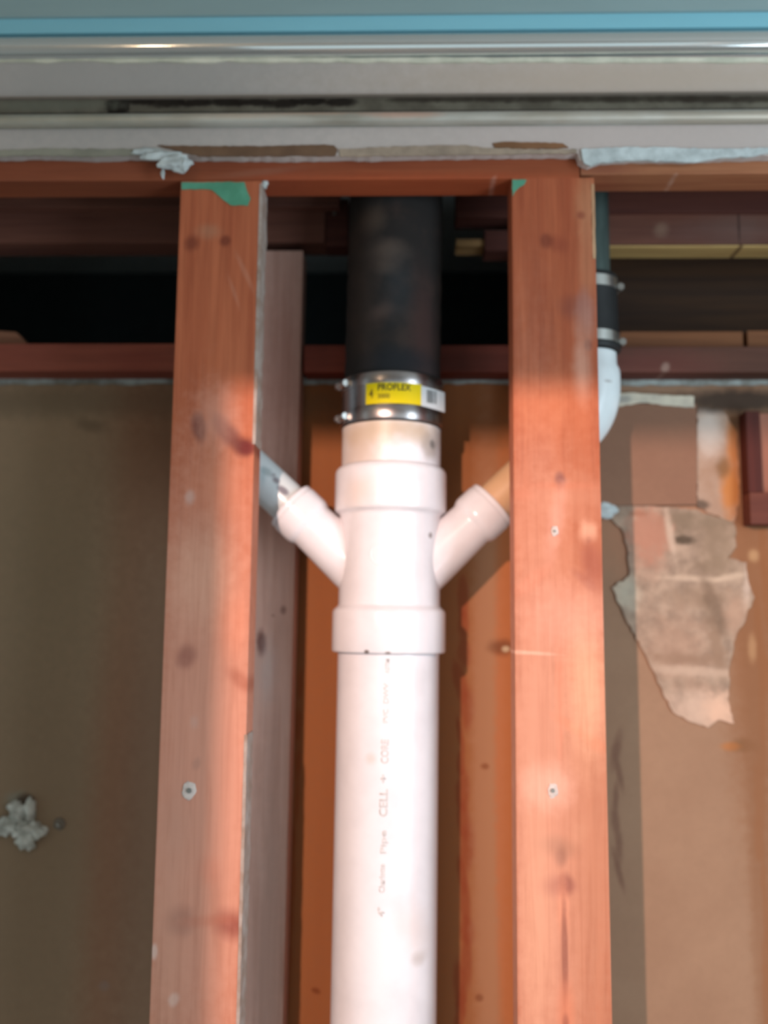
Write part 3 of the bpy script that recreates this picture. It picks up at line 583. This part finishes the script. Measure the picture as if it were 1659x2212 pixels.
# left branch pipe and its hidden elbow
XvL = at(478, 800, YP).x
path, a, corner, bq = bendpath(mL, dL, -1, XvL, 0, .0225)
o = link('branch_pipe', lathe([(0, .0225), ((a - mL).length + 0.0, .0225)], mL + dL * 0.0003, a, 56), M_cool, None, True); tag(o, 'white pipe with dark printed marks running up from the left branch behind the left stud', 'pipe')
elbow(mL, dL, a, corner, bq, zh, 'white plastic elbow hidden behind the left stud', M_elb)
o = link('vent_pipe', lathe([(0, .0222), (zt_ - zh + .015, .0222)], Vector((corner.x, YP, zh - .015)), Vector((corner.x, YP, zt_)), 48), M_grn, None, True); tag(o, 'thin metal pipe rising behind the left stud', 'pipe')

# cast iron pipe
i0, i1 = onaxis(850), P(857, 415)
iax = (P(856, 430) - onaxis(800)).normalized(); i0 = onaxis(800) + iax * 0.0022
Li = (zt_ - i0.z) / iax.z
M_iron = NB('rusty_cast_iron'); n1 = M_iron.noise(28, detail=6); n2 = M_iron.noise(120, detail=3)
ci = M_iron.mix(M_iron.rng(n1, .45, .7), (0.024, .021, .020), (0.042, .030, .026))
ci = M_iron.blot(ci, 0.948, [(805, 470, 22, 26, 0, (0.11, .08, .06), .6, .8), (838, 540, 34, 22, 0, (0.11, .08, .065), .7, .8), (835, 575, 26, 16, 0, (0.11, .08, .065), .6, .8), (820, 672, 26, 14, -20, (0.10, .065, .055), .6, .8), (860, 620, 30, 60, 0, (0.035, .04, .045), .5, .9),
    (915, 730, 26, 130, 0, (0.07, .034, .03), .6, .8), (850, 780, 90, 30, 0, (0.018, .02, .024), .8, .7), (780, 600, 30, 200, 0, (0.055, .04, .035), .6, .9)])
M_iron = M_iron.done(ci, 0.85, 0.0, spec=0.15, bump=n2, bstr=0.5, bdist=0.001)
ip = link('iron_pipe', lathe([(t_ * Li / 40, 0.0528 + 0.0004 * math.sin(t_ * 1.7)) for t_ in range(41)], i0, i0 + iax * Li, 96), M_iron, None, True); tag(ip, 'large black cast iron pipe coming down from under the top plate', 'pipe')

# shielded coupling
cb, ct = onaxis(903), onaxis(800); Lc = (ct - cb).length; cax = (ct - cb).normalized()
cp_ = empty('shielded_coupling', cb, 'wide stainless steel coupling with a yellow sticker joining black pipe to white pipe', 'coupling')
RC = 0.0555
link('rubber_gasket', lathe(rr([(-0.0018, .0535), (-0.0018, RC - .0006), (Lc + .0018, RC - .0006), (Lc + .0018, .0530)], .0006), cb, ct, 96), M_rub, cp_, True, 50)
M_sh = NB('stainless_shield'); n1 = M_sh.noise(90, sc=(1, 1, .1), detail=3); M_sh = M_sh.done(M_sh.mix(n1, (0.44, .40, .39), (0.34, .31, .31)), 0.27, 1.0, bump=n1, bstr=0.05)
link('steel_shield', lathe(rr([(0.0, RC - .0008), (0.0, RC), (Lc * .02, RC + .0003), (Lc * .26, RC + .0003), (Lc * .28, RC - .0002), (Lc * .5, RC - .0002), (Lc * .72, RC - .0002), (Lc * .74, RC + .0003), (Lc * .98, RC + .0003), (Lc, RC), (Lc, RC - .0008)], .0005), cb, ct, 96), M_sh, cp_, True, 40)
for row in (888, 815):
    c = onaxis(row); band = link('clamp_band', lathe(rr([(-.0068, RC), (-.0068, RC + .0010), (.0068, RC + .0010), (.0068, RC)], .0004), c, c + cax, 96), M_sh, cp_, True, 40)
    ang = math.radians(-63); rad = RC + .0035; p = c + Vector((math.sin(ang) * rad, -math.cos(ang) * rad, 0))
    tg = Vector((math.cos(ang), math.sin(ang), 0)); out = Vector((math.sin(ang), -math.cos(ang), 0))
    rot = tg.to_track_quat('Z', 'Y').to_matrix().to_4x4(); b2 = bmesh.new()
    bmesh.ops.create_cone(b2, cap_ends=True, segments=18, radius1=0.0040, radius2=0.0036, depth=0.016, matrix=Matrix.Translation(p) @ rot)
    bmesh.ops.create_cone(b2, cap_ends=True, segments=6, radius1=0.0046, radius2=0.0046, depth=0.006, matrix=Matrix.Translation(p - tg * 0.010) @ rot)
    link('clamp_screw', b2, M_st, band, True, 40)
def wrapped(xpx0, xpx1, row0, row1, r, th, seg=24, lift=0.0, bm=None, tilt=0.0):
    """a thin sticker following the coupling's surface between two picture columns"""
    bm = bm or bmesh.new(); rm = (row0 + row1) / 2; c = onaxis(rm)
    a0 = math.asin(max(-1, min(1, (at(xpx0, rm, YP - r).x - c.x) / r))) if not isinstance(xpx0, float) else math.radians(xpx0)
    a1 = math.asin(max(-1, min(1, (at(xpx1, rm, YP - r).x - c.x) / r))) if not isinstance(xpx1, float) else math.radians(xpx1)
    zA, zB = at(850, row0, YP - r).z, at(850, row1, YP - r).z; cols = []
    for k in range(seg + 1):
        t = k / seg; a_ = a0 + (a1 - a0) * t; rr_ = r + lift * t * t; dz = tilt * t
        cols.append([bm.verts.new(Vector((c.x + math.sin(a_) * R_, c.y - math.cos(a_) * R_, z + dz))) for R_, z in ((rr_, zA), (rr_ + th, zA), (rr_ + th, zB), (rr_, zB))])
    for A, B in zip(cols, cols[1:]):
        for i in range(4): bm.faces.new((A[i], A[(i + 1) % 4], B[(i + 1) % 4], B[i]))
    bm.faces.new(cols[0]); bm.faces.new(cols[-1]); return bm
RS = RC + 0.0011
sk = link('sticker', wrapped(790, 911, 826, 871, RS, .0003), plain('yellow_paper', lin((236, 208, 10)), 0.5, var=.05, spec=0.2), cp_, True, 40); sk['label'] = 'yellow sticker with black lettering'
wk = link('barcode_tag', wrapped(910, 65.0, 828, 872, RS + .0002, .0003, lift=0.006, tilt=-0.0022), plain('white_paper', lin((214, 216, 218)), 0.6, var=.04), cp_, True, 40); wk['label'] = 'white barcode end of the sticker, lifting off'
def sticker_text(body, x0, x1, row0, row1, mat, par):
    probe = text_bm(body, 1.0, lambda x, y, z: Vector((x, y, z)))
    xs = [v.co.x for v in probe.verts]; ys = [v.co.y for v in probe.verts]; w0, w1, h0, h1 = min(xs), max(xs), min(ys), max(ys); probe.free()
    rm = (row0 + row1) / 2; c = onaxis(rm); r = RS + .0003
    A0 = math.asin((at(x0, rm, YP - r).x - c.x) / r); A1 = math.asin((at(x1, rm, YP - r).x - c.x) / r); zA, zB = at(850, row0, YP - r).z, at(850, row1, YP - r).z
    def fn(x, y, z):
        a_ = A0 + (A1 - A0) * (x - w0) / (w1 - w0); rad = r - .0001 + .0002 * z; zz = zB + (zA - zB) * (y - h0) / (h1 - h0)
        return Vector((c.x + math.sin(a_) * rad, c.y - math.cos(a_) * rad, zz))
    return link('lettering', text_bm(body, 1.0, fn), mat, par)
M_blk = plain('black_ink', (0.02, .02, .015), 0.6)
M_olv = plain('olive_ink', lin((120, 100, 16)), 0.6)
sticker_text('PROFLEX', 816, 888, 828, 843, M_blk, sk); sticker_text('3000', 816, 842, 850, 860, M_olv, sk); sticker_text('4', 797, 806, 838, 858, M_olv, sk)
bm = bmesh.new(); c = onaxis(850); random.seed(4)
a_ = math.radians(41.0)
while a_ < math.radians(55):
    wd = random.choice((0.014, 0.02, 0.028)); rb_ = RS + .0002 + .006 * ((math.degrees(a_) - 36.5) / 28.5) ** 2 + .0008
    zA, zB = at(850, 833, YP - RS).z, at(850, 861, YP - RS).z
    prismv = [Vector((c.x + math.sin(q1) * R_, c.y - math.cos(q1) * R_, z)) for z in (zA - .0008, zB - .0008) for q1, R_ in ((a_, rb_), (a_ + wd, rb_), (a_ + wd, rb_ - .0006), (a_, rb_ - .0006))]
    vs = [bm.verts.new(v) for v in prismv]
    for f in ((0, 1, 2, 3), (7, 6, 5, 4), (0, 4, 5, 1), (1, 5, 6, 2), (2, 6, 7, 3), (3, 7, 4, 0)): bm.faces.new([vs[i] for i in f])
    a_ += wd + random.choice((0.010, 0.014))
link('barcode', bm, M_blk, wk)

# ---------------------------------------------------------------- right bay: patch, torn paper, tape, wooden box
M_patch = paper('smooth_brown_paper', lin((142, 106, 86)), lin((134, 98, 80)), scale=6, Y=1.08)
o = link('drywall_patch', prism(pxz([(1230, 872), (1505, 872), (1506, 980), (1506, 1090), (1400, 1091), (1230, 1092)], 1.082), 1.082, 1.0895, 0.0005), M_patch); tag(o, 'smooth pinkish brown rectangular drywall patch right of the right stud', 'drywall patch')
o = link('paper_tape', sheet([(1325, 851), (1360, 848), (1420, 852), (1500, 856), (1500, 880), (1440, 876), (1400, 870), (1370, 872), (1325, 880)], 1.0800, 0.0016, 1.2), paper('cream_tape', lin((214, 204, 184)), lin((170, 162, 150)), Y=1.08, scale=30, marks=[(1345, 862, 18, 8, 0, lin((120, 120, 122)), .6, .6)])); tag(o, 'cream strip of paper tape along the top of the drywall patch', 'tape')
o = link('torn_paper', sheet([(1508, 880), (1560, 884), (1572, 900), (1590, 930), (1592, 980), (1598, 1040), (1596, 1090), (1585, 1128), (1560, 1120), (1520, 1100), (1508, 1096), (1504, 1000)], 1.0875, 0.0022, 2.5),
    paper('stained_paper', lin((176, 148, 130)), lin((160, 126, 104)), Y=1.087, scale=30, marks=[(1586, 960, 14, 60, 0, lin((196, 122, 60)), .7, .6), (1580, 1060, 20, 50, 0, lin((190, 116, 50)), .8, .6), (1562, 1010, 14, 20, 0, lin((120, 84, 50)), .7, .6), (1530, 930, 26, 50, 0, lin((210, 196, 186)), .7, .7), (1516, 1090, 16, 10, 0, lin((80, 66, 56)), .8, .5), (1550, 876, 60, 16, 0, lin((64, 54, 48)), .85, .6)])); tag(o, 'vertical strip of torn paper with orange stains between the drywall patch and the wooden frame', 'torn paper')
patch = [(1240, 1094), (1340, 1091), (1420, 1094), (1500, 1100), (1560, 1120), (1588, 1132), (1590, 1180), (1572, 1205), (1612, 1215), (1615, 1250), (1630, 1290), (1612, 1330), (1605, 1352), (1590, 1370), (1578, 1430), (1572, 1510), (1587, 1563), (1550, 1556), (1530, 1572), (1500, 1562), (1455, 1540), (1425, 1480), (1397, 1420), (1372, 1370), (1345, 1320), (1322, 1270), (1360, 1243), (1354, 1180), (1342, 1140), (1318, 1120), (1302, 1120), (1290, 1112), (1240, 1112)]
mold = [(1470, 1130, 40, 22, 0, lin((116, 98, 80)), .6, .7), (1476, 1166, 24, 9, 0, lin((70, 58, 46)), .85, .5), (1550, 1160, 34, 50, 10, lin((136, 114, 94)), .7, .7), (1545, 1225, 45, 26, 0, lin((136, 114, 94)), .6, .8), (1500, 1250, 70, 6, 2, lin((196, 170, 148)), .7, .6), (1580, 1246, 34, 6, -12, lin((196, 170, 148)), .7, .6),
    (1510, 1290, 60, 22, 0, lin((142, 116, 96)), .6, .7), (1540, 1330, 20, 40, -25, lin((120, 98, 80)), .6, .7), (1460, 1400, 60, 60, 0, lin((174, 136, 114)), .5, .9), (1550, 1410, 14, 50, -10, lin((140, 112, 92)), .7, .6), (1480, 1425, 90, 12, 2, lin((142, 112, 92)), .65, .7), (1500, 1450, 90, 9, 3, lin((190, 162, 142)), .7, .6),
    (1510, 1485, 40, 10, 5, lin((150, 120, 100)), .6, .7), (1400, 1170, 34, 60, 0, lin((176, 128, 108)), .6, .8), (1380, 1110, 18, 5, 0, lin((120, 84, 66)), .7, .6), (1400, 1150, 44, 50, 0, lin((176, 120, 98)), .6, .4), (1447, 1150, 7, 46, -8, lin((200, 174, 154)), .7, .6), (1616, 1250, 8, 46, 8, lin((196, 172, 156)), .7, .6), (1530, 1120, 60, 14, 0, lin((120, 102, 84)), .5, .8), (1540, 1300, 12, 70, -20, lin((116, 94, 78)), .6, .7), (1590, 1330, 20, 40, 0, lin((176, 140, 118)), .6, .6), (1350, 1280, 26, 30, 0, lin((196, 186, 166)), .6, .8), (1510, 1530, 60, 34, 0, lin((204, 172, 152)), .7, .7), (1560, 1535, 30, 30, 0, lin((220, 176, 150)), .6, .8)]
tpz = sheet(patch, 1.0868, 0.0031, 2.2)
o = link('torn_paper', tpz, paper('mouldy_paper', lin((176, 150, 130)), lin((140, 118, 102)), Y=1.087, scale=60, marks=mold, warp=0.8)); tag(o, 'large ragged pale patch of torn mouldy paper below the drywall patch', 'torn paper')
b3 = lump(at(1308, 1103, 1.084), .013, .004, .009, .5, 3, 3); link('white_curl', b3, M_white, o, True, 60)
# wooden frame at right edge
M_box = wood('dark_red_frame_wood', lin((84, 32, 22)), lin((72, 26, 18)), 1.07)
bx = empty('wooden_frame', at(1640, 1130, 1.07), 'dark red wooden frame with a recess, cut off by the right edge', 'wooden frame')
xa, xb_, xc = at(1615, 1000, 1.066).x, at(1646, 1000, 1.066).x, at(1760, 1000, 1.066).x; zt2, zb2, zc2 = zr(888, 1.066, 1640), zr(1133, 1.066, 1640), zr(1064, 1.066, 1640)
link('stile', box(xa, xb_, 1.066, 1.089, zc2 + .0004, zt2, .001), M_box, bx)
link('bottom_rail', box(xa, xc, 1.064, 1.089, zb2, zc2, .001), wood('frame_rail_wood', lin((106, 56, 42)), lin((94, 46, 34)), 1.064, axis='X'), bx)
link('panel', box(xb_ + .002, xc, 1.078, 1.0885, zc2 + .0003, zt2, .0006), wood('frame_panel_wood', lin((160, 104, 84)), lin((140, 84, 66)), 1.078), bx)
# ---------------------------------------------------------------- left bay: plaster squeezed through the wall, screw point
bm = bmesh.new()
for px, py, rx, rz_, sd in ((12, 1785, .013, .010, 1), (38, 1765, .009, .014, 2), (66, 1750, .006, .014, 3), (72, 1793, .014, .010, 4), (58, 1815, .012, .010, 5), (35, 1745, .010, .007, 6), (45, 1790, .010, .010, 7), (-12, 1790, .012, .010, 9)):
    lump(at(px, py, 1.087), rx, .007, rz_, .6, 3, sd * 3.1, bm, 1.9)
o = link('plaster_clump', bm, paper('clump_plaster', lin((206, 206, 198)), lin((150, 148, 138)), scale=60), None, True, 60); tag(o, 'crumbly white plaster clump squeezed through the left wall near the lower left edge', 'plaster')
sw = lump(at(128, 1780, 1.089), .0068, .0020, .0068, .15, 3, 2); o = link('screw_anchor', sw, plain('grey_dab', lin((110, 100, 88)), 0.8), None, True, 60); tag(o, 'small round screw tip poking through the wall right of the plaster clump', 'screw')
b2 = bmesh.new(); bmesh.ops.create_cone(b2, cap_ends=True, segments=16, radius1=.0034, radius2=.0016, depth=.006, matrix=Matrix.Translation(at(127, 1781, 1.086)) @ Matrix.Rotation(math.pi / 2, 4, 'X')); link('screw_tip', b2, M_st, o, True)
